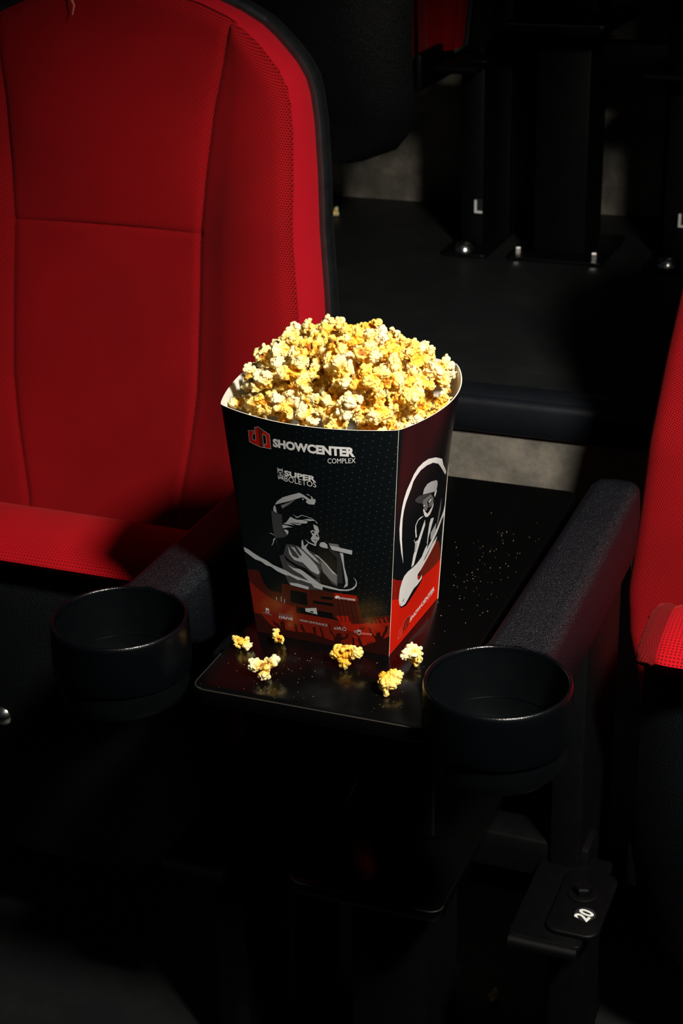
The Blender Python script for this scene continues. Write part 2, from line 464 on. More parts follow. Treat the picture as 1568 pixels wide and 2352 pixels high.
# ------------------------------------------------------------------ armrests with cup holders
def make_armrest(loc, label):
    root = empty('armrest', loc, label, 'armrest', 'armrests either side of the tray')
    a0, R, rf = .0275, .055, .05
    yc = math.sqrt((R + rf) ** 2 - (a0 + rf) ** 2)
    def half(y):
        if y < yc:
            y = max(y, .03)
            return a0 + rf - math.sqrt(max(0, rf * rf - (yc - y) ** 2)) if (yc - y) < rf else R
        if y > .38: return a0 - .004 - .018 * max(0, (y - .385) / .028) ** 2
        return a0 - .004 * (y - yc) / (.38 - yc)
    ys = frange(.026, .075, 10) + frange(.09, .375, 14) + [.386, .394, .401, .407, .411]
    rings = []
    for y in ys:
        h = half(y)
        e = max(0, (y - .385) / .026); drop = .010 * e * e
        zb = -.043 - .032 * min(1, max(0, (y - .05) / .05)) if y < .1 else -.075
        rr = []
        prof = []
        b = min(.013, h * .45)
        for i in range(7):
            t = math.radians(90 * i / 6); prof.append((h - b + b * math.sin(t), -b + b * math.cos(t) * 1.0 - drop))
        prof += [(h + .001, -.03), (h - .001, zb + .006), (h - .004, zb + .0015), (h - .007, zb)]
        pts = [(-.6 * h, 0 - drop)] + [(0, .0008 - drop)] + [(.6 * h, 0 - drop)] + prof
        left = [(-p[0], p[1]) for p in prof[::-1]]
        under = [(q * (h - .007), zb) for q in (.75, .5, .25, 0, -.25, -.5, -.75)]
        allp = pts + under + left
        for (x, z) in allp:
            yy = y
            if x * x + yy * yy < .0535 ** 2: yy = math.sqrt(max(0, .0535 ** 2 - x * x))
            rr.append((x, yy, z))
        rings.append(rr)
    bm = bmesh.new(); loops(bm, rings, False, True)
    from_bm('arm_pad', bm, M['leather'], root, angle=60)
    bm = bmesh.new()
    lathe(bm, [(.0510, -.06), (.0512, -.012), (.0513, -.0015), (.0518, -.0002), (.0527, .0004), (.0537, .0002), (.0546, -.001), (.0551, -.003), (.0553, -.008), (.0557, -.030), (.0557, -.0415), (.0552, -.043), (.0500, -.0435)], 96)
    from_bm('cup_ring', bm, M['ring'], root, angle=60)
    bm = bmesh.new()
    lathe(bm, [(.0508, -.004), (.0505, -.05), (.0475, -.066), (.046, -.068), (.001, -.068)], 96, True)
    from_bm('cup_liner', bm, M['plastic'], root, angle=50)
    bm = bmesh.new()
    lathe(bm, [(.0525, -.040), (.0520, -.060), (.0500, -.0655), (.0465, -.0695), (.001, -.0700)], 96, True)
    from_bm('cup_base', bm, M['plastic'], root, angle=50)
    return root
arm_r = make_armrest((0, 0, 0), 'black armrest with empty round cup holder, right of the popcorn box')
arm_l = copy_tree(arm_r); arm_l.location = (-.312, 0, 0)
arm_l['label'] = 'black armrest with empty round cup holder, left of the popcorn box'

# ------------------------------------------------------------------ tray between the armrests
bm = bmesh.new(); plate(bm, rounded_rect(-.243, -.048, -.020, .445, .012), -.054, -.040, .002)
def edge_glint(pts, z, parent, r=.0007, ymax=.2):
    b = bmesh.new(); n = len(pts); rings = []
    for i in sorted((i for i in range(n) if pts[i][1] < ymax or pts[i - 1][1] < ymax or pts[(i + 1) % n][1] < ymax)):
        p0, p1, p2 = pts[i - 1], pts[i], pts[(i + 1) % n]
        if p1[1] > ymax:                                       # the strip fades out along the sides
            q = p2 if p2[1] < ymax else p0; k = min(1, .045 / abs(p1[1] - q[1])); p1 = (q[0] + (p1[0] - q[0]) * k, q[1] + (p1[1] - q[1]) * k)
            nx, ny = (1 if p1[0] > q[0] - 1e-9 and q[0] > sum(a[0] for a in pts) / n else -1), 0
        else:
            l = math.hypot(p2[0] - p0[0], p2[1] - p0[1]); nx, ny = (p2[1] - p0[1]) / l, -(p2[0] - p0[0]) / l
        rings.append([(p1[0] + nx * (r * math.cos(a) - .0004), p1[1] + ny * (r * math.cos(a) - .0004), z - .0009 + r * math.sin(a)) for a in [2 * math.pi * k / 6 for k in range(6)]])
    loops(b, rings, True, True); from_bm('edge_glint', b, M['edge'], parent, angle=180, label='thin strip painted as an edge highlight')
M['edge'] = solid('painted_edge_highlight', (.020, .0175, .013), .45, nscale=120)  # highlight along the front edges, put into the colour of a paler strip
tray = from_bm('tray_table', bm, M['tray'], angle=50)
tag(tray, 'black satin tray between the two armrests, carrying the popcorn box and loose popcorn', 'tray')
edge_glint(rounded_rect(-.243, -.048, -.020, .445, .012), -.040, tray, ymax=-.003)

# ------------------------------------------------------------------ steel frames that carry seats, armrests and tray
def make_frame(loc, label, letters, front, spread=.180, shelf=-.300):
    root = empty('seat_frame', loc, label, 'frame', 'seat frames')
    cx = -.148
    bm = bmesh.new(); plate(bm, rounded_rect(cx - .072, cx + .072, .097, .30, .012), shelf - .012, shelf, .0015)
    sh_ = from_bm('lower_shelf', bm, M['tray'], root, angle=50); edge_glint(rounded_rect(cx - .072, cx + .072, .097, .30, .012), shelf, sh_)
    bm = bmesh.new(); box(bm, cx - .038, cx + .038, .16, .26, -.595, shelf - .012, .004); box(bm, cx - .034, cx + .034, .20, .29, shelf, -.056, .004)
    from_bm('column', bm, M['metal'], root)
    bm = bmesh.new(); box(bm, cx - spread, cx + spread + (0 if front else .03), .245, .285, -.352, -.312, .004)
    from_bm('crossbeam', bm, M['metal'], root)
    if front:
        bm = bmesh.new(); box(bm, cx - .150, cx + .150, .405, .415, -.50, -.0775, .003)
        from_bm('back_panel', bm, M['metal'], root)  # dark sheet added to hide the lit step and keep this area black
    for s in (-1, 1):
        bm = bmesh.new(); box(bm, cx + s * .103 - .012, cx + s * .103 + .012, .06, .43, -.074, -.0545, .003)
        from_bm('tray_rail', bm, M['metal'], root)
    bm = bmesh.new(); plate(bm, rounded_rect(cx - .07, cx + .07, .13, .29, .01), -.600, -.595, .001)
    fp = from_bm('foot_plate', bm, M['metal'], root)
    for sx in (-.055, .055):
        bm = bmesh.new(); bolt(bm, cx + sx, .145, -.595, .006, .012); from_bm('bolt', bm, M['chrome'], fp, smooth=False)
    for s in (-1, 1):
        px = cx + s * spread + (.03 if s == 1 and not front else 0)
        bm = bmesh.new(); box(bm, px - .017, px + .017, .17, .23, -.595, -.335, .003); qx = px - s * .022; box(bm, qx - .015, qx + .015, .24, .37, -.60, -.0765, .004)
        from_bm('upright', bm, M['metal'], root)
        bm = bmesh.new(); plate(bm, rounded_rect(px - .045, px + .020, .128, .262, .006), -.338, -.330, .0012)
        # rolled front lip and raised corner plate
        loops(bm, [[(x, .128 + .0065 * math.cos(t), -.3365 + .0065 * math.sin(t)) for t in [2 * math.pi * i / 12 for i in range(12)]] for x in (px - .043, px + .018)])
        br = from_bm('bracket', bm, M['metal'], root, angle=50)
        bm = bmesh.new(); plate(bm, rounded_rect(px - .016, px + .032, .140, .235, .012), -.330, -.325, .0015)
        from_bm('clamp_plate', bm, M['metal'], br, angle=50)
        bm = bmesh.new(); lathe(bm, [(.0045, -.3250), (.0135, -.3250), (.0140, -.3235), (.0120, -.3228), (.0045, -.3228)], 32, c=(px + .006, .198, 0)); bolt(bm, px + .006, .198, -.3228, .0088, .008)
        from_bm('bolt', bm, M['metal'], br, smooth=False, label='black hex bolt on a washer')
        if s == 1 and letters[1] or s == -1 and letters[0]:
            tx = letters[1] if s == 1 else letters[0]
            if front:
                bm = bmesh.new(); lathe(bm, [(.0095, -.3249), (.0095, -.3246)], 32, True, c=(px + .015, .170, 0))
                st = from_bm('number_sticker', bm, M['sticker'], br, smooth=False, label='round sticker with the number 20')
                text_obj('number_print', tx, M['sticker_ink'], br, Matrix.Translation((px + .0145, .1685, -.3244)) @ Matrix.Rotation(math.radians(72), 4, 'Z') @ Matrix.Diagonal((.0115, .0145, 1, 1)), .03)
            else:
                bm = bmesh.new(); box(bm, px + .004, px + .016, .1685, .1699, -.545, -.525)
                from_bm('letter_sticker', bm, M['sticker'], br, smooth=False, label='sticker with the letter L')
                text_obj('letter_print', tx, M['sticker_ink'], br, Matrix.Translation((px + .010, .1682, -.536)) @ Matrix.Rotation(math.radians(90), 4, 'X') @ Matrix.Diagonal((.019, .019, 1, 1)), .02)
        bm = bmesh.new(); plate(bm, rounded_rect(px - .035, px + .035, .125, .26, .01), -.600, -.595, .001)
        fp = from_bm('foot_plate', bm, M['metal'], root)
        bm = bmesh.new(); lathe(bm, [(.014, -.595), (.0135, -.592), (.010, -.586), (.005, -.583), (.0005, -.5825)], 20, True, c=(px - .004, .146, 0))
        from_bm('bolt', bm, M['chrome'], fp, label='shiny domed floor bolt')
    return root

def text_mesh(s, weight=0.0, res=3):
    cu = bpy.data.curves.new('t', 'FONT'); cu.body = s; cu.size = 1; cu.resolution_u = res; cu.offset = weight; cu.fill_mode = 'FRONT' if hasattr(cu, 'fill_mode') else cu.fill_mode
    ob = bpy.data.objects.new('t', cu); COL.objects.link(ob)
    bpy.context.view_layer.update()
    me = bpy.data.meshes.new_from_object(ob.evaluated_get(bpy.context.evaluated_depsgraph_get()))
    bpy.data.objects.remove(ob); bpy.data.curves.remove(cu)
    co = np.empty(len(me.vertices) * 3); me.vertices.foreach_get('co', co); co = co.reshape(-1, 3)[:, :2]
    fs = [tuple(p.vertices) for p in me.polygons]
    bpy.data.meshes.remove(me)
    return co, fs
def text_obj(name, s, mt, parent, mw, weight=0.0):
    co, fs = text_mesh(s, weight); lo_, hi = co.min(0), co.max(0); co = (co - (lo_ + hi) / 2) / (hi[1] - lo_[1])
    me = bpy.data.meshes.new(name); me.from_pydata([tuple(mw @ Vector((x, y, 0))) for x, y in co], [], fs)
    return link(name, finish(me, mt, False), parent)

make_frame((0, 0, 0), 'black steel frame under the tray and armrests, with a bracket numbered 20', (None, '20'), True, .169)
make_frame((-.128, 1.09, DZ), 'dark steel frame of the row behind, its uprights standing before the grey step', ('L', 'L'), False, .132, -.268)

# ------------------------------------------------------------------ popcorn box
TOP = {'fl': (-.2419, .061, .166), 'fr': (-.0934, .0511, .166), 'br': (-.0982, .2053, .166), 'bl': (-.2466, .2153, .166)}
BOT = {'fl': (-.2291, .0789, -.0398), 'fr': (-.112, .0753, -.0398), 'br': (-.1067, .1842, -.0398), 'bl': (-.2238, .1878, -.0398)}
PAN = {'front': ('fl', 'fr', .019), 'right': ('fr', 'br', .021), 'back': ('br', 'bl', .012), 'left': ('bl', 'fl', .012)}
def pnorm(p):
    a, b, _ = PAN[p]; d = Vector(TOP[b]) - Vector(TOP[a]); return Vector((d.y, -d.x, 0)).normalized()
def panel_pt(p, u, v, off=0.0):
    a, b, bul = PAN[p]
    lo_ = Vector(BOT[a]).lerp(Vector(BOT[b]), u); hi = Vector(TOP[a]).lerp(Vector(TOP[b]), u)
    s = max(math.sin(math.pi * u), 0.0) ** .8
    return lo_.lerp(hi, v) + pnorm(p) * (bul * s * max(v, 0) ** 1.5 + off)
BX = Vector((-.168, .1316, -.04))
pbox = empty('popcorn_box', BX, 'tall black and red printed paper box heaped with popcorn, standing on the tray', 'box')
NUu, NVv = 96, 32
panels = {}
for p in PAN:
    bm = bmesh.new(); uvl = bm.loops.layers.uv.new('UVMap'); T_ = .0009
    g = [[[bm.verts.new(panel_pt(p, i / NUu, j / NVv, o) - BX) for i in range(NUu + 1)] for j in range(NVv + 1)] for o in (0, -T_)]
    for o in (0, 1):
        for j in range(NVv):
            for i in range(NUu):
                q = [(i, j), (i + 1, j), (i + 1, j + 1), (i, j + 1)]
                if o: q = q[::-1]
                f = bm.faces.new([g[o][b][a] for a, b in q]); f.material_index = o
                for l, (a, b) in zip(f.loops, q): l[uvl].uv = (a / NUu, b / NVv)
    for i in range(NUu):
        f = bm.faces.new((g[0][NVv][i], g[0][NVv][i + 1], g[1][NVv][i + 1], g[1][NVv][i])); f.material_index = 1
    panels[p] = from_bm(p + '_panel', bm, [M['card'], M['white']], pbox, angle=50, recalc=False)
bm = bmesh.new()
loops(bm, [[Vector(BOT[k]) - BX + Vector((0, 0, z)) for k in ('fl', 'fr', 'br', 'bl')] for z in (.0, .0008)])
from_bm('box_bottom', bm, M['white'], pbox, smooth=False)
# white paper showing along the folded corners
for (k, n_) in (('fr', 'fold_edge'), ('br', 'fold_edge')):
    bm = bmesh.new(); rings = []
    cen = Vector((-.168, .1316, 0))
    for j in range(13):
        v = j / 12; p0 = Vector(BOT[k]).lerp(Vector(TOP[k]), v); d = (p0 - cen); d.z = 0; d.normalize(); t = Vector((-d.y, d.x, 0))
        w = .00010 + .00009 * rnd.random()
        rings.append([p0 - BX + d * .00025 + t * w, p0 - BX + d * .0001 + t * w * 1.2 - d * .0004, p0 - BX + d * .0001 - t * w * 1.2 - d * .0004, p0 - BX + d * .00025 - t * w])
    loops(bm, rings); from_bm(n_, bm, M['white'], pbox, angle=60)

PRINTS=[
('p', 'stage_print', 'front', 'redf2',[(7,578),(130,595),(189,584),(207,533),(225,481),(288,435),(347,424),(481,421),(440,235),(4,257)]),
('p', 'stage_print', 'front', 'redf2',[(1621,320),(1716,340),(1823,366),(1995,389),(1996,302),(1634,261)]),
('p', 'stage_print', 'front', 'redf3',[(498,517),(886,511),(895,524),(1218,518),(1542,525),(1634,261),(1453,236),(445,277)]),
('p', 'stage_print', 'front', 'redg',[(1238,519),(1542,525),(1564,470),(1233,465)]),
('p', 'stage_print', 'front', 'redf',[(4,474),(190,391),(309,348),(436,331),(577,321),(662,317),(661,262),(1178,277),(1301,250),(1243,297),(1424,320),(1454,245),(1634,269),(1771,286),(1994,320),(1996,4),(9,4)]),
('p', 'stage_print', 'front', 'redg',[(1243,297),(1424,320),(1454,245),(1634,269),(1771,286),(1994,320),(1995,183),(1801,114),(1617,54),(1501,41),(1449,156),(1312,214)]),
('p', 'stage_print', 'front', 'black',[(615,472),(844,469),(840,346),(587,354)]),
('p', 'stage_print', 'front', 'black',[(1042,461),(1206,471),(1207,445),(1043,438)]),
('p', 'stage_print', 'front', 'black',[(924,408),(1213,412),(1214,384),(924,382)]),
('p', 'stage_print', 'front', 'black',[(669,318),(1194,319),(1195,282),(1301,250),(1176,261),(664,260)]),
('p', 'stage_print', 'front', 'light',[(797,318),(963,342),(970,279),(799,288)]),
('p', 'stage_print', 'front', 'black',[(868,301),(914,302),(913,289),(866,288)]),
('p', 'stage_print', 'front', 'redf4',[(1273,465),(1281,465),(1322,253),(1311,251)]),
('p', 'stage_print', 'front', 'redf4',[(1330,467),(1338,467),(1381,260),(1370,258)]),
('p', 'stage_print', 'front', 'redf4',[(1386,469),(1394,469),(1440,267),(1429,265)]),
('p', 'stage_print', 'front', 'redf4',[(1442,470),(1450,470),(1498,273),(1487,272)]),
('p', 'stage_print', 'front', 'redf4',[(1498,472),(1506,472),(1556,280),(1545,279)]),
('p', 'stage_print', 'front', 'redf4',[(546,507),(551,507),(532,407),(527,406)]),
('p', 'stage_print', 'front', 'redf4',[(582,512),(587,512),(569,412),(563,411)]),
('p', 'stage_print', 'front', 'redf4',[(920,510),(926,510),(919,455),(914,454)]),
('p', 'stage_print', 'front', 'redf4',[(975,511),(980,510),(975,462),(970,461)]),
('p', 'stage_print', 'front', 'redf4',[(1029,511),(1034,511),(1031,468),(1025,468)]),
('p', 'stage_print', 'front', 'redf4',[(1083,511),(1089,511),(1086,475),(1081,474)]),
('p', 'stage_print', 'front', 'redf4',[(1137,511),(1142,511),(1141,482),(1136,481)]),
('p', 'stage_print', 'front', 'light',[(385,375),(393,376),(385,343),(378,342)]),
('p', 'stage_print', 'front', 'light',[(458,387),(465,388),(455,341),(448,340)]),
('p', 'stage_print', 'front', 'light',[(504,369),(511,370),(504,334),(496,333)]),
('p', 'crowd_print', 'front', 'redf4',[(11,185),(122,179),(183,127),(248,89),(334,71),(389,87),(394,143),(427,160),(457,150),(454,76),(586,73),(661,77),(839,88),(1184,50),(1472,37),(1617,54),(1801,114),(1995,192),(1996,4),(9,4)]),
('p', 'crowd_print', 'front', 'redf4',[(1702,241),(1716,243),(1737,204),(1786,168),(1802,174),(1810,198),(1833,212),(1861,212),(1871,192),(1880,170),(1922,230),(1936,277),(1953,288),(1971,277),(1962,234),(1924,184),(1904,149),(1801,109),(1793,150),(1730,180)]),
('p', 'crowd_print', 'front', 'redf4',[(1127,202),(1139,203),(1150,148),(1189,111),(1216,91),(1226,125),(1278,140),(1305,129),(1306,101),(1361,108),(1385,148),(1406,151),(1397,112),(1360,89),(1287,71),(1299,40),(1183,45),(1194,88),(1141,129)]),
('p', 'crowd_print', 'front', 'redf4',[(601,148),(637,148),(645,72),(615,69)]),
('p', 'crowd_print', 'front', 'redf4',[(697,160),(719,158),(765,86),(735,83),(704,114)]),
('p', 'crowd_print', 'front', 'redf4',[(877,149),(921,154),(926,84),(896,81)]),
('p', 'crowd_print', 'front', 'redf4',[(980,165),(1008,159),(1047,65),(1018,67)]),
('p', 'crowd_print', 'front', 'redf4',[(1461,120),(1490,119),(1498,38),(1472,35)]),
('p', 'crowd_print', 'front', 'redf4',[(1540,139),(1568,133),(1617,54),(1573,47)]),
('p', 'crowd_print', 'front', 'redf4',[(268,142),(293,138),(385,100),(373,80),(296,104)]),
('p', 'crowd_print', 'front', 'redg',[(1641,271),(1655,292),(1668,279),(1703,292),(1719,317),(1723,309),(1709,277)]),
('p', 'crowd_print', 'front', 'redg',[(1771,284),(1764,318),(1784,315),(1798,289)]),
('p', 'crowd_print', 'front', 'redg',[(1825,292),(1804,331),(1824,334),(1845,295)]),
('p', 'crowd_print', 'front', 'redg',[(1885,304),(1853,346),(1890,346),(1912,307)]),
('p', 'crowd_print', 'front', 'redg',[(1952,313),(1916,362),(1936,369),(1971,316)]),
('p', 'sponsor_print', 'front', 'light',[(195,250),(246,249),(242,205),(192,206)]),
('p', 'sponsor_print', 'front', 'redf',[(203,228),(237,228),(236,211),(204,212)]),
('p', 'sponsor_print', 'front', 'mid',[(143,205),(157,204),(155,195),(141,196)]),
('p', 'sponsor_print', 'front', 'mid',[(166,203),(181,202),(179,194),(164,195)]),
('p', 'sponsor_print', 'front', 'mid',[(189,202),(204,201),(202,192),(187,193)]),
('p', 'sponsor_print', 'front', 'mid',[(213,200),(227,199),(225,191),(211,192)]),
('p', 'sponsor_print', 'front', 'mid',[(236,199),(250,197),(248,189),(234,190)]),
('p', 'sponsor_print', 'front', 'mid',[(259,197),(274,196),(272,187),(257,188)]),
('t', 'sponsor_print', 'front', 'mid',[(390,205),(585,204),(401,228),(594,227)],'FasHioN',0.0),
('t', 'sponsor_print', 'front', 'light',[(380,175),(590,175),(389,199),(596,202)],'DRIVE',0.03),
('t', 'sponsor_print', 'front', 'light',[(699,185),(1103,180),(705,204),(1106,202)],'MAIN ENTRANCE',0.0),
('t', 'sponsor_print', 'front', 'light',[(1197,167),(1376,168),(1205,203),(1379,207)],'aIR\u014c',0.0),
('p', 'sponsor_print', 'front', 'light',[(1533,205),(1546,195),(1561,210),(1574,197),(1591,208),(1587,163),(1562,152),(1537,161)]),
('p', 'sponsor_print', 'front', 'redf',[(1543,186),(1581,186),(1579,169),(1562,160),(1545,165)]),
('t', 'sponsor_print', 'front', 'light',[(1489,170),(1531,169),(1490,189),(1532,188)],'DEL',0.0),
('p', 'sponsor_print', 'front', 'pink',[(1599,183),(1612,183),(1611,164),(1599,163)]),
('p', 'sponsor_print', 'front', 'pink',[(1619,184),(1631,184),(1631,165),(1618,164)]),
('p', 'sponsor_print', 'front', 'pink',[(1638,185),(1651,185),(1650,166),(1638,166)]),
('p', 'sponsor_print', 'front', 'pink',[(1658,186),(1670,186),(1670,167),(1657,167)]),
('p', 'sponsor_print', 'front', 'pink',[(1677,187),(1690,187),(1690,169),(1677,168)]),
('p', 'sponsor_print', 'front', 'pink',[(1697,187),(1709,188),(1709,170),(1697,169)]),
('p', 'sponsor_print', 'front', 'pink',[(1716,188),(1729,189),(1729,171),(1716,170)]),
('p', 'sponsor_print', 'front', 'pink',[(1735,189),(1748,190),(1748,172),(1736,172)]),
('t', 'sign_print', 'front', 'white',[(1314,469),(1521,472),(1315,487),(1525,492)],'SHOWCENTER',0.02),
('p', 'sign_print', 'front', 'white',[(1241,484),(1262,488),(1263,496),(1307,494),(1307,466),(1293,466),(1292,481),(1279,481),(1280,467),(1246,468)]),
('p', 'logo_print', 'front', 'red',[(372,1861),(450,1875),(447,1844),(420,1836),(416,1792),(455,1792),(469,1906),(519,1919),(657,1874),(642,1750),(555,1746),(567,1781),(595,1782),(606,1857),(561,1860),(550,1745),(492,1744),(362,1763)]),
('p', 'logo_print', 'front', 'red3',[(519,1919),(657,1874),(642,1750),(555,1746),(567,1781),(595,1782),(606,1857),(561,1860),(550,1745),(492,1744)]),
('p', 'logo_print', 'front', 'red',[(570,1893),(657,1874),(642,1750),(555,1746),(567,1781),(595,1782),(606,1857),(561,1860)]),
('p', 'logo_print', 'front', 'light',[(369,1858),(452,1873),(453,1878),(370,1862)]),
('p', 'logo_print', 'front', 'light',[(446,1876),(443,1841),(450,1843),(453,1877)]),
('p', 'logo_print', 'front', 'light',[(449,1847),(417,1837),(417,1833),(450,1843)]),
('p', 'logo_print', 'front', 'light',[(416,1836),(412,1790),(419,1791),(423,1838)]),
('p', 'logo_print', 'front', 'light',[(411,1790),(456,1790),(459,1794),(415,1795)]),
('p', 'logo_print', 'front', 'light',[(458,1791),(473,1908),(466,1907),(451,1790)]),
('p', 'logo_print', 'front', 'light',[(466,1903),(522,1917),(522,1922),(467,1907)]),
('p', 'logo_print', 'front', 'light',[(515,1917),(657,1871),(661,1876),(519,1922)]),
('p', 'logo_print', 'front', 'light',[(654,1875),(639,1747),(645,1749),(660,1877)]),
('p', 'logo_print', 'front', 'light',[(646,1752),(554,1749),(552,1744),(643,1747)]),
('p', 'logo_print', 'front', 'light',[(558,1745),(571,1783),(565,1782),(551,1744)]),
('p', 'logo_print', 'front', 'light',[(564,1778),(596,1780),(598,1785),(566,1783)]),
('p', 'logo_print', 'front', 'light',[(598,1781),(610,1859),(603,1858),(591,1780)]),
('p', 'logo_print', 'front', 'light',[(610,1859),(560,1863),(557,1858),(607,1854)]),
('p', 'logo_print', 'front', 'light',[(558,1861),(546,1743),(553,1745),(565,1863)]),
('p', 'logo_print', 'front', 'light',[(553,1748),(491,1746),(488,1741),(551,1743)]),
('p', 'logo_print', 'front', 'light',[(496,1746),(362,1766),(357,1761),(492,1741)]),
('p', 'logo_print', 'front', 'light',[(365,1763),(376,1863),(369,1862),(358,1761)]),
('t', 'logo_print', 'front', 'white',[(674,1773),(1593,1774),(688,1848),(1594,1858)],'SHOWCENTER',0.05),
('t', 'logo_print', 'front', 'white',[(1298,1702),(1596,1725),(1302,1746),(1597,1767)],'COMPLEX',0.0),
('t', 'ticket_logo_print', 'front', 'white',[(764,1534),(1139,1525),(770,1584),(1146,1575)],'SUPER',0.04),
('t', 'ticket_logo_print', 'front', 'white',[(753,1484),(1139,1475),(764,1534),(1145,1525)],'BOLETOS',0.0),
('p', 'ticket_logo_print', 'front', 'light',[(684,1594),(720,1585),(756,1595),(747,1490),(711,1500),(674,1490)]),
('p', 'ticket_logo_print', 'front', 'black',[(748,1548),(744,1539),(738,1530),(729,1522),(718,1517),(707,1514),(697,1514),(689,1516),(682,1522),(679,1529),(680,1538),(684,1547),(690,1556),(699,1563),(710,1569),(721,1572),(731,1572),(739,1569),(745,1564),(748,1556)]),
('t', 'ticket_logo_print', 'front', 'light',[(691,1523),(730,1525),(700,1560),(738,1561)],'S',0.02),
('p', 'singer_print', 'front', 'dark',[(510,1191),(539,1179),(588,1170),(648,1171),(642,1127),(635,1080),(629,1019),(681,984),(612,956),(516,938),(533,834),(510,911),(495,969),(491,1052)]),
('p', 'singer_print', 'front', 'dark',[(525,776),(589,800),(646,899),(716,909),(871,898),(978,877),(1083,847),(1162,787),(1233,732),(1299,685),(1288,582),(1205,596),(1101,662),(1059,524),(881,506),(610,515),(560,618)]),
('p', 'singer_print', 'front', 'dim',[(1206,954),(1307,911),(1374,902),(1365,622),(1286,613),(1311,849),(1221,909)]),
('p', 'singer_print', 'front', 'black',[(1094,732),(1167,655),(1218,605),(1288,578),(1361,575),(1181,582),(1068,588),(1052,633)]),
('p', 'singer_print', 'front', 'mid',[(1088,801),(1160,771),(1231,717),(1295,681),(1287,598),(1199,635),(1107,702)]),
('p', 'singer_print', 'front', 'light',[(666,887),(683,858),(716,801),(782,787),(807,798),(770,839),(706,888),(756,883),(791,834),(832,809),(842,833),(783,906),(865,867),(956,809),(1035,748),(1066,690),(1034,666),(947,691),(845,756),(732,765),(672,811)]),
('p', 'singer_print', 'front', 'light',[(1007,850),(1051,851),(1122,813),(1173,780),(1222,739),(1305,686),(1240,702),(1160,771),(1080,823)]),
('p', 'singer_print', 'front', 'light',[(878,876),(975,857),(1035,818),(1083,773),(1010,800)]),
('p', 'singer_print', 'front', 'light',[(621,708),(705,687),(809,689),(873,658),(958,622),(1088,567),(1076,526),(968,537),(885,597),(800,641),(701,667)]),
('p', 'singer_print', 'front', 'light',[(615,540),(735,547),(886,534),(881,506),(634,519)]),
('p', 'singer_print', 'front', 'light',[(1354,908),(1395,904),(1400,782),(1435,669),(1430,606),(1372,580),(1404,626),(1394,703),(1377,818)]),
('p', 'singer_print', 'front', 'light',[(866,959),(885,973),(891,916),(958,952),(917,904),(964,860),(910,866),(868,883),(854,896)]),
('p', 'singer_print', 'front', 'black',[(589,800),(661,755),(770,723),(881,706),(986,649),(1050,625),(982,625),(852,671),(721,709),(613,749)]),
('p', 'singer_print', 'front', 'light',[(572,1248),(614,1287),(695,1332),(797,1366),(922,1404),(969,1392),(1041,1362),(1057,1362),(1111,1370),(1111,1346),(1090,1317),(1021,1313),(992,1326),(992,1340),(1014,1344),(965,1368),(948,1367),(886,1346),(786,1312),(646,1271)]),
('p', 'singer_print', 'front', 'light',[(560,1238),(578,1239),(585,1174),(541,1187),(542,1211)]),
('p', 'singer_print', 'front', 'light',[(1012,1403),(1039,1401),(1048,1391),(1026,1395),(1011,1397)]),
('p', 'singer_print', 'front', 'light',[(1055,1395),(1077,1384),(1086,1367),(1061,1363),(1062,1379)]),
('p', 'singer_print', 'front', 'light',[(958,1367),(966,1353),(959,1339),(948,1348)]),
('p', 'singer_print', 'front', 'light',[(651,1087),(698,1110),(731,1139),(754,1163),(772,1166),(805,1155),(852,1151),(918,1159),(980,1153),(978,1143),(964,1132),(876,1121),(815,1119),(781,1125),(767,1139),(773,1127),(805,1114),(852,1112),(899,1119),(873,1105),(829,1102),(786,1109),(725,1110),(759,1102),(801,1093),(739,1092)]),
('p', 'singer_print', 'front', 'light',[(633,1077),(692,1079),(772,1072),(706,1063),(637,1044)]),
('p', 'singer_print', 'front', 'light',[(789,1194),(857,1177),(899,1198),(934,1202),(1037,1190),(1068,1174),(1095,1164),(1104,1144),(1096,1144),(1088,1160),(1063,1169),(1002,1159),(927,1163),(997,1178),(1051,1177),(1032,1186),(933,1197),(903,1193),(864,1172),(820,1166),(843,1174)]),
('p', 'singer_print', 'front', 'light',[(640,1030),(674,1040),(702,1032),(704,1014),(681,990),(663,1012)]),
('p', 'singer_print', 'front', 'light',[(439,975),(466,973),(501,964),(496,961),(460,968),(437,970)]),
('p', 'singer_print', 'front', 'light',[(502,940),(502,930),(481,910),(474,891),(438,858),(437,864),(462,889),(472,921)]),
('p', 'singer_print', 'front', 'light',[(1048,1133),(1089,1127),(1108,1111),(1115,1075),(1096,1058),(1104,1028),(1110,1013),(1100,1000),(1085,987),(1074,985),(1074,972),(1062,965),(1056,940),(1038,934),(954,952),(915,982),(968,960),(1019,951),(1040,947),(1033,962),(1009,971),(992,996),(1023,1028),(1006,1056),(999,1064),(1027,1080),(1077,1072),(1054,1089)]),
('p', 'singer_print', 'front', 'mid',[(653,1254),(862,1332),(761,1275),(669,1227)]),
('p', 'singer_print', 'front', 'black',[(1011,1060),(1042,1070),(1055,1053),(1035,1050)]),
('p', 'singer_print', 'front', 'black',[(1019,994),(1052,998),(1081,989),(1047,991)]),
('p', 'singer_print', 'front', 'black',[(1028,982),(1065,968),(1048,971)]),
('p', 'singer_print', 'front', 'black',[(1058,1023),(1073,1021),(1063,1014)]),
('p', 'singer_print', 'front', 'black',[(1062,1035),(1081,1047),(1098,1021),(1082,1025)]),
('p', 'singer_print', 'front', 'light',[(1100,957),(1124,979),(1167,984),(1202,965),(1203,930),(1139,931),(1102,938)]),
('p', 'singer_print', 'front', 'light',[(1228,964),(1512,943),(1505,904),(1255,924)]),
('p', 'singer_print', 'front', 'mid',[(1220,982),(1335,983),(1359,958),(1228,960)]),
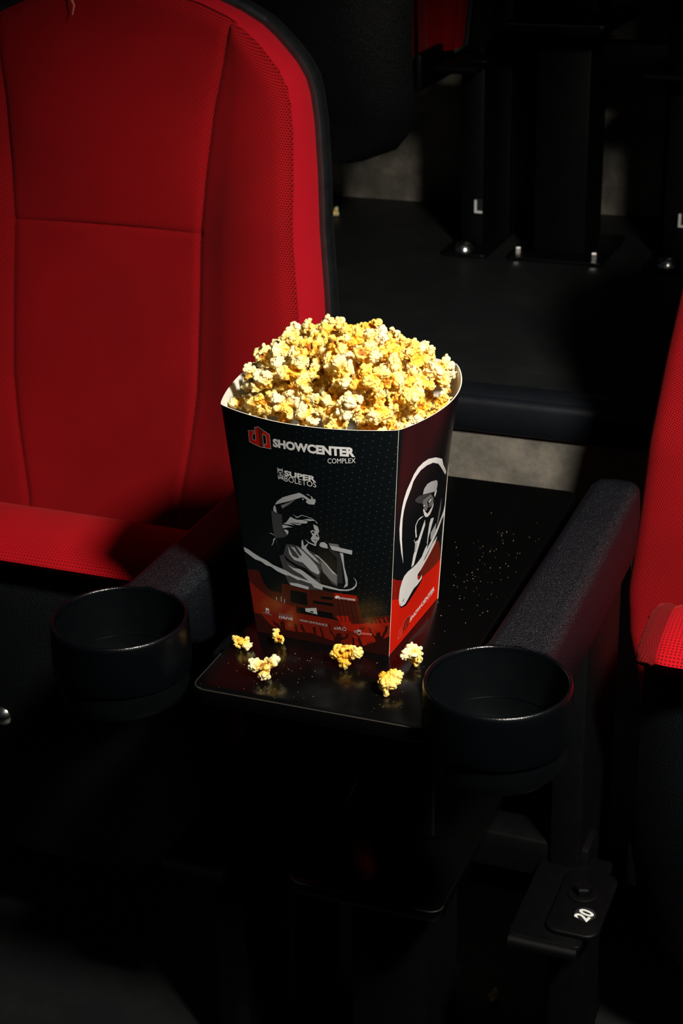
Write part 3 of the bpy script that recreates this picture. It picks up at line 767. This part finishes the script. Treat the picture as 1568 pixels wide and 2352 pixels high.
('p', 'swoosh_print', 'front', 'light',[(5,783),(78,772),(146,749),(237,724),(330,706),(407,679),(522,660),(591,649),(679,622),(805,603),(895,591),(1089,579),(1202,572),(1315,563),(1405,568),(1473,585),(1525,616),(1543,649),(1533,671),(1507,692),(1539,676),(1554,650),(1547,618),(1506,583),(1427,558),(1313,547),(1177,552),(1075,559),(972,565),(881,573),(790,585),(742,581),(686,595),(629,608),(581,604),(535,611),(455,627),(433,636),(378,656),(306,661),(240,686),(156,694),(65,726),(13,744)]),
('p', 'stage_print', 'right', 'red',[(9,727),(110,681),(289,625),(872,489),(1055,470),(1204,461),(1401,446),(1722,381),(1982,376),(1996,4),(4,4)]),
('p', 'stage_print', 'right', 'red2',[(9,727),(110,681),(289,625),(260,462),(5,529)]),
('p', 'stage_print', 'right', 'red3',[(1280,565),(1410,599),(1569,610),(1709,588),(1800,549),(1995,369),(1900,362),(1730,367),(1122,420),(930,450),(1010,537)]),
('p', 'guitarist_print', 'right', 'black',[(245,446),(340,354),(541,320),(683,360),(834,385),(1009,376),(1134,401),(1085,422),(924,404),(786,410),(641,380),(496,349),(368,362)]),
('p', 'guitarist_print', 'right', 'white',[(235,497),(243,559),(292,616),(347,648),(451,657),(657,645),(749,642),(933,653),(1033,703),(1126,719),(1128,668),(959,614),(1086,579),(1243,613),(1373,648),(1628,648),(1569,610),(1347,577),(1144,547),(1017,528),(875,512),(884,470),(974,433),(1077,452),(1091,413),(924,404),(786,410),(641,380),(496,349),(368,362),(278,404),(242,455)]),
('p', 'guitarist_print', 'right', 'white',[(270,784),(182,907),(118,1041),(94,1140),(98,1222),(113,1323),(134,1385),(175,1455),(240,1519),(277,1560),(347,1599),(444,1617),(556,1615),(752,1573),(1036,1481),(1193,1385),(1593,1214),(1555,1202),(1372,1268),(1124,1375),(898,1479),(702,1542),(541,1564),(413,1559),(336,1529),(286,1498),(259,1447),(221,1398),(182,1349),(154,1282),(143,1210),(150,1132),(168,1027),(218,897)]),
('p', 'guitarist_print', 'right', 'white',[(1996,899),(1996,746),(1794,748),(1590,696),(1365,657),(1103,605),(998,557),(924,616),(1191,682),(1466,737),(1667,774),(1861,805),(1989,846)]),
('p', 'guitarist_print', 'right', 'white',[(799,1023),(845,964),(781,882),(702,773),(647,664),(559,665),(577,770),(666,884),(750,975)]),
('p', 'guitarist_print', 'right', 'white',[(728,1077),(559,1083),(518,1049),(569,966),(601,930),(568,927),(513,1005),(496,1056),(543,1092),(627,1095)]),
('p', 'guitarist_print', 'right', 'white',[(524,928),(561,891),(683,879),(691,865),(575,877),(522,917)]),
('p', 'guitarist_print', 'right', 'light',[(574,879),(646,870),(658,824),(642,778),(596,795)]),
('p', 'guitarist_print', 'right', 'white',[(1217,924),(1060,957),(1087,880),(1098,800),(1126,719),(1080,732),(1045,846),(1033,926),(1066,949)]),
('p', 'guitarist_print', 'right', 'light',[(1415,820),(1474,727),(1308,704),(1229,729),(1192,797)]),
('p', 'guitarist_print', 'right', 'mid',[(1531,1015),(1614,887),(1557,789),(1480,772),(1483,892)]),
('p', 'guitarist_print', 'right', 'light',[(570,1307),(580,1353),(646,1375),(764,1364),(958,1321),(1034,1291),(1073,1249),(1068,1210),(972,1217),(748,1269)]),
('p', 'guitarist_print', 'right', 'dark',[(388,1301),(396,1319),(472,1323),(581,1301),(750,1265),(865,1236),(773,1230),(665,1246),(605,1240),(607,1219),(485,1256)]),
('p', 'guitarist_print', 'right', 'mid',[(859,1229),(898,1206),(997,1158),(1051,1079),(935,1097),(823,1126),(804,1105),(749,1109),(669,1158),(636,1199),(607,1219),(612,1244),(686,1243)]),
('p', 'guitarist_print', 'right', 'white',[(1018,1117),(1068,1074),(1030,1041),(971,1020),(899,1020),(802,1044),(736,1081),(662,1145),(683,1151),(751,1106),(797,1084),(893,1060),(979,1073),(1034,1084)]),
('p', 'guitarist_print', 'right', 'black',[(760,1187),(819,1194),(912,1187),(942,1165),(870,1153),(827,1151),(902,1109),(829,1133)]),
('p', 'guitarist_print', 'right', 'black',[(621,1209),(717,1176),(738,1159),(672,1169)]),
('p', 'guitarist_print', 'right', 'black',[(813,1076),(825,1090),(943,1072),(905,1059),(846,1061)]),
('p', 'guitarist_print', 'right', 'white',[(805,1174),(848,1182),(914,1178),(918,1166),(843,1159)]),
('p', 'guitarist_print', 'right', 'white',[(637,1197),(706,1178),(713,1166),(662,1179)]),
('p', 'guitarist_print', 'right', 'white',[(1065,1214),(1099,1184),(1058,1146),(1004,1179),(1008,1204)]),
('t', 'logo_print', 'right', 'white',[(771,99),(1794,123),(784,140),(1788,168)],'SHOWCENTER',0.03),
('t', 'logo_print', 'right', 'pink',[(1480,88),(1785,110),(1480,102),(1788,126)],'COMPLEX',0.0),
('p', 'logo_print', 'right', 'red3',[(519,151),(542,175),(622,184),(776,159),(746,152),(720,88),(659,74),(581,71),(694,151),(642,150),(591,115),(531,63),(504,64)]),
('p', 'logo_print', 'right', 'pink',[(326,64),(368,142),(358,145),(316,67)]),
('p', 'logo_print', 'right', 'pink',[(364,141),(515,142),(507,146),(356,144)]),
('p', 'logo_print', 'right', 'pink',[(513,142),(525,150),(515,153),(503,145)]),
('p', 'logo_print', 'right', 'pink',[(524,148),(547,174),(537,178),(514,152)]),
('p', 'logo_print', 'right', 'pink',[(544,173),(628,182),(619,186),(535,177)]),
('p', 'logo_print', 'right', 'pink',[(622,182),(794,160),(787,164),(615,186)]),
('p', 'logo_print', 'right', 'pink',[(323,64),(525,60),(517,64),(315,68)]),
('p', 'logo_print', 'right', 'pink',[(416,85),(441,111),(433,114),(407,88)]),
('p', 'logo_print', 'right', 'pink',[(438,110),(495,108),(488,111),(431,113)]),
('p', 'logo_print', 'right', 'pink',[(485,111),(471,92),(480,89),(494,108)]),
('p', 'logo_print', 'right', 'pink',[(474,93),(407,89),(414,86),(481,90)])
]

LAYER = {}
def build_prints():
    groups = {}
    for k, e in enumerate(PRINTS): groups.setdefault((e[2], e[1]), []).append((k, e))
    for (pan, part), items in groups.items():
        verts, faces, mi, mats = [], [], [], []
        for k, e in items:
            bm = bmesh.new()
            if e[0] == 'p':
                vs = [bm.verts.new((u / 2000, v / 2000, 0)) for u, v in e[4]]
                bm.faces.new(vs); bmesh.ops.triangulate(bm, faces=bm.faces, ngon_method='EAR_CLIP')
            else:
                co, fs = text_mesh(e[5], e[6]); lo_, hi = co.min(0), co.max(0); q = (co - lo_) / (hi - lo_)
                BL, BR, TL, TR = [np.array(c) / 2000 for c in e[4]]
                pts = [(1 - s) * (1 - t) * BL + s * (1 - t) * BR + (1 - s) * t * TL + s * t * TR for s, t in q]
                vs = [bm.verts.new((a[0], a[1], 0)) for a in pts]
                for f in fs:
                    try: bm.faces.new([vs[i] for i in f])
                    except ValueError: pass
            us = [v.co.x for v in bm.verts]; ws = [v.co.y for v in bm.verts]
            for ax, N, lo_, hi in ((0, NUu, min(us), max(us)), (1, NVv, min(ws), max(ws))):
                for i in range(int(lo_ * N) + 1, int(hi * N) + 1):
                    nrm = (1, 0, 0) if ax == 0 else (0, 1, 0)
                    bmesh.ops.bisect_plane(bm, geom=bm.verts[:] + bm.edges[:] + bm.faces[:], dist=1e-7, plane_co=Vector(nrm) * (i / N), plane_no=nrm)
            mt = M['ink_' + e[3]]
            if mt not in mats: mats.append(mt)
            base = len(verts); bm.verts.index_update()
            kk = LAYER.get(pan, 0); LAYER[pan] = kk + 1; off = .00005 + kk * .0000024
            for v in bm.verts: verts.append(panel_pt(pan, v.co.x, v.co.y, off) - BX)
            for f in bm.faces:
                idx = [base + v.index for v in f.verts]
                if f.normal.z < 0: idx = idx[::-1]
                faces.append(idx); mi.append(mats.index(mt))
            bm.free()
        me = bpy.data.meshes.new(part); me.from_pydata([tuple(v) for v in verts], [], faces)
        finish(me, mats, False); me.polygons.foreach_set('material_index', mi)
        link(part, me, panels[pan])
build_prints()

# ------------------------------------------------------------------ popcorn
def popcorn_mesh(name, seed, voxel=.040):
    r = random.Random(seed); bm = bmesh.new()
    def ball(c, rad, sub=2, flat=(.6, 1.0)):
        bmesh.ops.create_icosphere(bm, subdivisions=sub, radius=rad, matrix=Matrix.Translation(c) @ Euler((r.random() * 6, r.random() * 6, r.random() * 6)).to_matrix().to_4x4() @ Matrix.Diagonal((r.uniform(1, 1.3), r.uniform(*flat), r.uniform(.8, 1.05), 1)))
    ball((0, 0, 0), .33)
    n = r.randint(4, 7); hollow = Vector((r.gauss(0, 1), r.gauss(0, 1), r.gauss(0, 1))).normalized()
    k = 0
    while k < n:
        d = Vector((r.gauss(0, 1), r.gauss(0, 1), r.gauss(0, 1))).normalized()
        if d.dot(hollow) > .55: continue                       # leaves one side open, where the hull shows
        k += 1
        rad = r.uniform(.24, .46); c = d * r.uniform(.38, .74); ball(c, rad, 2, (.45, .95))
        for q in range(r.randint(1, 3)):
            e = (d + Vector((r.gauss(0, .7), r.gauss(0, .7), r.gauss(0, .7)))).normalized()
            ball(c + e * rad * .8, rad * r.uniform(.35, .6), 1)
    if r.random() < .75:                                        # a curled skirt round the hollow
        rot = hollow.to_track_quat('Z', 'Y').to_matrix(); R2 = r.uniform(.30, .42); t0 = r.random() * 6; sp = r.uniform(3.4, 5.2)
        for q in range(11):
            tt = t0 + sp * q / 10; ball(hollow * (.34 + .10 * math.sin(q)) + rot @ Vector((R2 * math.cos(tt), R2 * math.sin(tt), 0)), r.uniform(.13, .19), 1, (.8, 1))
    me = bpy.data.meshes.new('tmp'); bm.to_mesh(me); bm.free()
    ob = bpy.data.objects.new('tmp', me); COL.objects.link(ob)
    md = ob.modifiers.new('r', 'REMESH'); md.mode = 'VOXEL'; md.voxel_size = voxel
    ms = ob.modifiers.new('s', 'SMOOTH'); ms.iterations = 2; ms.factor = .5
    bpy.context.view_layer.update()
    out = bpy.data.meshes.new_from_object(ob.evaluated_get(bpy.context.evaluated_depsgraph_get()))
    bpy.data.objects.remove(ob); bpy.data.meshes.remove(me)
    n = len(out.vertices); co = np.empty(n * 3); out.vertices.foreach_get('co', co); co = co.reshape(-1, 3)
    nr = np.empty(n * 3); out.vertices.foreach_get('normal', nr); nr = nr.reshape(-1, 3)
    sh = Vector((r.random() * 20, r.random() * 20, r.random() * 20)); h = np.empty(n); k2 = r.uniform(.15, .8)
    for i in range(n):                                         # puffed cells with creases between them
        p = Vector(co[i]); d1 = mnoise.voronoi((p + sh) * 2.3)[0]; d2 = mnoise.voronoi((p + sh) * 5.2)[0]
        d3 = mnoise.voronoi((p + sh) * 10.0)[0]
        h[i] = .20 * (d1[1] - d1[0]) ** .5 + .055 * k2 * min(1, d2[1] - d2[0]) ** .5 + .014 * k2 * min(1, d3[1] - d3[0]) ** .6 + .06 * mnoise.noise((p + sh) * 3.0) - .10 * max(0, .18 - abs(mnoise.noise((p + sh) * 2.4))) / .18
    co = co + nr * (h - .10)[:, None]
    rad = np.linalg.norm(co, axis=1)
    # brown hull scrap in the hollow; butter: yellower near the heart of the kernel
    hp = np.array(hollow) * r.uniform(.26, .36)
    hull = np.clip(1.0 - (np.linalg.norm(co - hp, axis=1) - r.uniform(.16, .26)) / .08, 0, 1)
    butter = np.clip(1.2 - rad / .75, 0, 1)
    co = co / np.percentile(rad, 97)
    out.vertices.foreach_set('co', co.ravel())
    at = out.color_attributes.new('tint', 'FLOAT_COLOR', 'POINT')
    hull = hull * .95; cols = np.stack([hull, butter, np.zeros(n), np.ones(n)], 1); at.data.foreach_set('color', cols.ravel())
    out.name = name; finish(out, M['popcorn'], True, 180)
    return out
VAR = [popcorn_mesh('popcorn_mesh', 100 + i) for i in range(18)]
VARZ = []
for me in VAR:
    co = np.empty(len(me.vertices) * 3); me.vertices.foreach_get('co', co); VARZ.append(co.reshape(-1, 3))

def place(name, mi, pos, size, rot, label, group, base_z=None):
    o = bpy.data.objects.new(name, VAR[mi]); COL.objects.link(o)
    e = Euler(rot); o.rotation_euler = e; o.scale = (size, size, size)
    if base_z is not None:
        zmin = (VARZ[mi] @ np.array(e.to_matrix()).T)[:, 2].min() * size
        pos = (pos[0], pos[1], base_z - zmin)
    o.location = pos
    return tag(o, label, 'popcorn', group)

C0 = Vector((-.170, .1332, 0)); EX = Vector((.0743, -.0050, 0)); EY = Vector((-.0024, .0771, 0))
BB = {}
def wall_room(p):
    """clearance (m) of a point from the four bulging box walls at its own height"""
    v = min(1.0, (p.z + .04) / .206); best = 9
    for k in PAN:
        n = pnorm(k); tn = Vector((-n.y, n.x, 0))
        c0, c1 = panel_pt(k, 0, v), panel_pt(k, 1, v)
        u = min(1, max(0, (p - c0).dot((c1 - c0).normalized()) / (c1 - c0).length))
        best = min(best, (panel_pt(k, u, v) - p).dot(n))
    return best
def mound(a, b):
    r = max(0.0, 1 - abs(a) ** 2.6) * max(0.0, 1 - abs(b) ** 2.4)
    return .155 + .047 * r ** .62
pts = []
def throw(n, depth, dmin, tries=6000, room=.0078):
    got = 0
    for _ in range(tries):
        a, b = rnd.uniform(-1.1, 1.2), rnd.uniform(-1.2, 1.1)
        p = C0 + EX * a + EY * b; p.z = mound(max(-1, min(1, a)), max(-1, min(1, b))) - depth + rnd.uniform(-.003, .004)
        if wall_room(p) < room: continue
        if any((p - q[0]).length < dmin for q in pts): continue
        pts.append((p, a, b, depth)); got += 1
        if got >= n: break
    return got
for k in PAN:                                                  # a ring of pieces filled right up to the rim
    for i in range(10):
        u = (i + .5 + rnd.uniform(-.25, .25)) / 10; p = panel_pt(k, u, .985) - pnorm(k) * rnd.uniform(.0095, .0135); p.z = rnd.uniform(.151, .160)
        if any((p - q[0]).length < .0155 for q in pts): continue
        e = p - C0; pts.append((p, e.dot(EX) / EX.length_squared, e.dot(EY) / EY.length_squared, 0.0))
throw(140, 0.0, .0180)
throw(110, .015, .0170)
ORD = ['first', 'second', 'third', 'fourth', 'fifth', 'sixth', 'seventh', 'eighth', 'ninth', 'tenth', 'eleventh', 'twelfth', 'thirteenth', 'fourteenth', 'fifteenth', 'sixteenth', 'seventeenth', 'eighteenth', 'nineteenth', 'twentieth']
ROWS = [('along the front rim of the box', 'popcorn along the front rim'), ('in the row just behind the front rim', 'popcorn behind the front rim'), ('low on the front slope of the heap', 'popcorn low on the front slope'),
        ('high on the front slope of the heap', 'popcorn high on the front slope'), ('on the crown of the heap', 'popcorn on the crown'), ('just behind the crown of the heap', 'popcorn behind the crown'), ('along the back rim of the box', 'popcorn along the back rim')]
rows = {}
for q in pts:
    k = min(6, max(0, int((q[2] + 1.05) / 2.05 * 7))); rows.setdefault((k, q[3] > 0), []).append(q)
for (k, deep) in sorted(rows):
    for i, (p, a, b, d) in enumerate(sorted(rows[(k, deep)], key=lambda q: q[1])):
        lb = ('half buried popcorn piece ' if deep else 'popcorn piece ') + ROWS[k][0] + ', ' + ORD[i] + ' from the left'
        s = rnd.uniform(.0115, .0162) if d == 0 else rnd.uniform(.0105, .0140)
        s = min(s, wall_room(p) * (1.25 if p.z > .162 else .85))
        place('popcorn', rnd.randrange(len(VAR)), p, s, (rnd.uniform(0, 6.3), rnd.uniform(0, 6.3), rnd.uniform(0, 6.3)), lb, ROWS[k][1])
# what lies deeper in the box: one mass
bm = bmesh.new()
for i in range(190):
    a, b = rnd.uniform(-1, 1.1), rnd.uniform(-1.1, 1)
    p = C0 + EX * a + EY * b; p.z = mound(max(-1, min(1, a)), max(-1, min(1, b))) - rnd.uniform(.026, .042)
    if wall_room(p) < .0115: continue
    me = VAR[i % len(VAR)]; b2 = bmesh.new(); b2.from_mesh(me)
    b2.transform(Matrix.Translation(p) @ Euler((rnd.uniform(0, 6), rnd.uniform(0, 6), 0)).to_matrix().to_4x4() @ Matrix.Scale(.0105, 4))
    t = bpy.data.meshes.new('t'); b2.to_mesh(t); b2.free(); bm.from_mesh(t); bpy.data.meshes.remove(t)
me = bpy.data.meshes.new('popcorn_mass'); bm.to_mesh(me); bm.free()
tag(link('popcorn_mass', finish(me, M['popcorn'], True, 180)), 'mass of popcorn deeper in the paper box, seen between the upper pieces', 'popcorn', kind='stuff')

TZ = -.040
loose = [(0, (-.2310, .0500), .0100, (.3, .2, .6), 'small loose popcorn piece on the tray, farthest left of the loose ones'),
         (3, (-.2020, .0640), .0085, (1.2, .4, 2.0), 'smallest loose popcorn piece on the tray, close to the left end of the box front'),
         (5, (-.1905, .0085), .0140, (.6, .3, 1.0), 'loose popcorn piece on the left half of the tray with crumbs around it'),
         (7, (-.1385, .0450), .0155, (.2, 1.1, .4), 'large knobbly loose popcorn piece just before the foot of the box front'),
         (9, (-.0970, .0240), .0155, (2.2, .3, .2), 'large loose popcorn piece nearest the viewer, left of the right cup holder'),
         (11, (-.0885, .0650), .0128, (.1, .4, 3.0), 'loose popcorn piece beside the red corner of the box, right of the white fold')]
for mi, xy, s, rot, lb in loose: place('popcorn', mi, xy, s, rot, lb, 'loose popcorn on the tray', TZ)
def onfloor(xy, z, lb, s): place('popcorn', 2, xy, s, (.4, .2, .5), lb, None, z)
onfloor((-0.6712, 1.3835), FL1, 'tiny popcorn piece lying alone on the upper dark floor near the grey step', .0085)
onfloor((-.098, .345), FL0, 'popcorn piece lying on the floor under the seats, bottom right', .009)

# crumbs: specks nobody could count
bm = bmesh.new()
for i in range(170):
    if i < 95: x, y = rnd.gauss(-.085, .018), rnd.gauss(.25, .055)
    elif i < 140: x, y = rnd.gauss(-.19, .022), rnd.gauss(.012, .022)
    else: x, y = rnd.uniform(-.235, -.06), rnd.uniform(-.012, .07)
    if not (-.24 < x < -.056 and -.017 < y < .44): continue
    if -.232 < x < -.105 and .072 < y < .19: continue
    r = rnd.choice((.00012, .00015, .00018, .00022, .0003))
    bmesh.ops.create_icosphere(bm, subdivisions=1, radius=r, matrix=Matrix.Translation((x, y, TZ + r * .7)) @ Matrix.Diagonal((1, rnd.uniform(.6, 1.6), .8, 1)))
M['crumb'] = solid('popcorn_crumb', (.62, .48, .22), .7, nscale=300)
tag(from_bm('crumbs', bm, M['crumb'], smooth=False), 'pale popcorn crumbs scattered over the black tray', 'crumbs', kind='stuff')
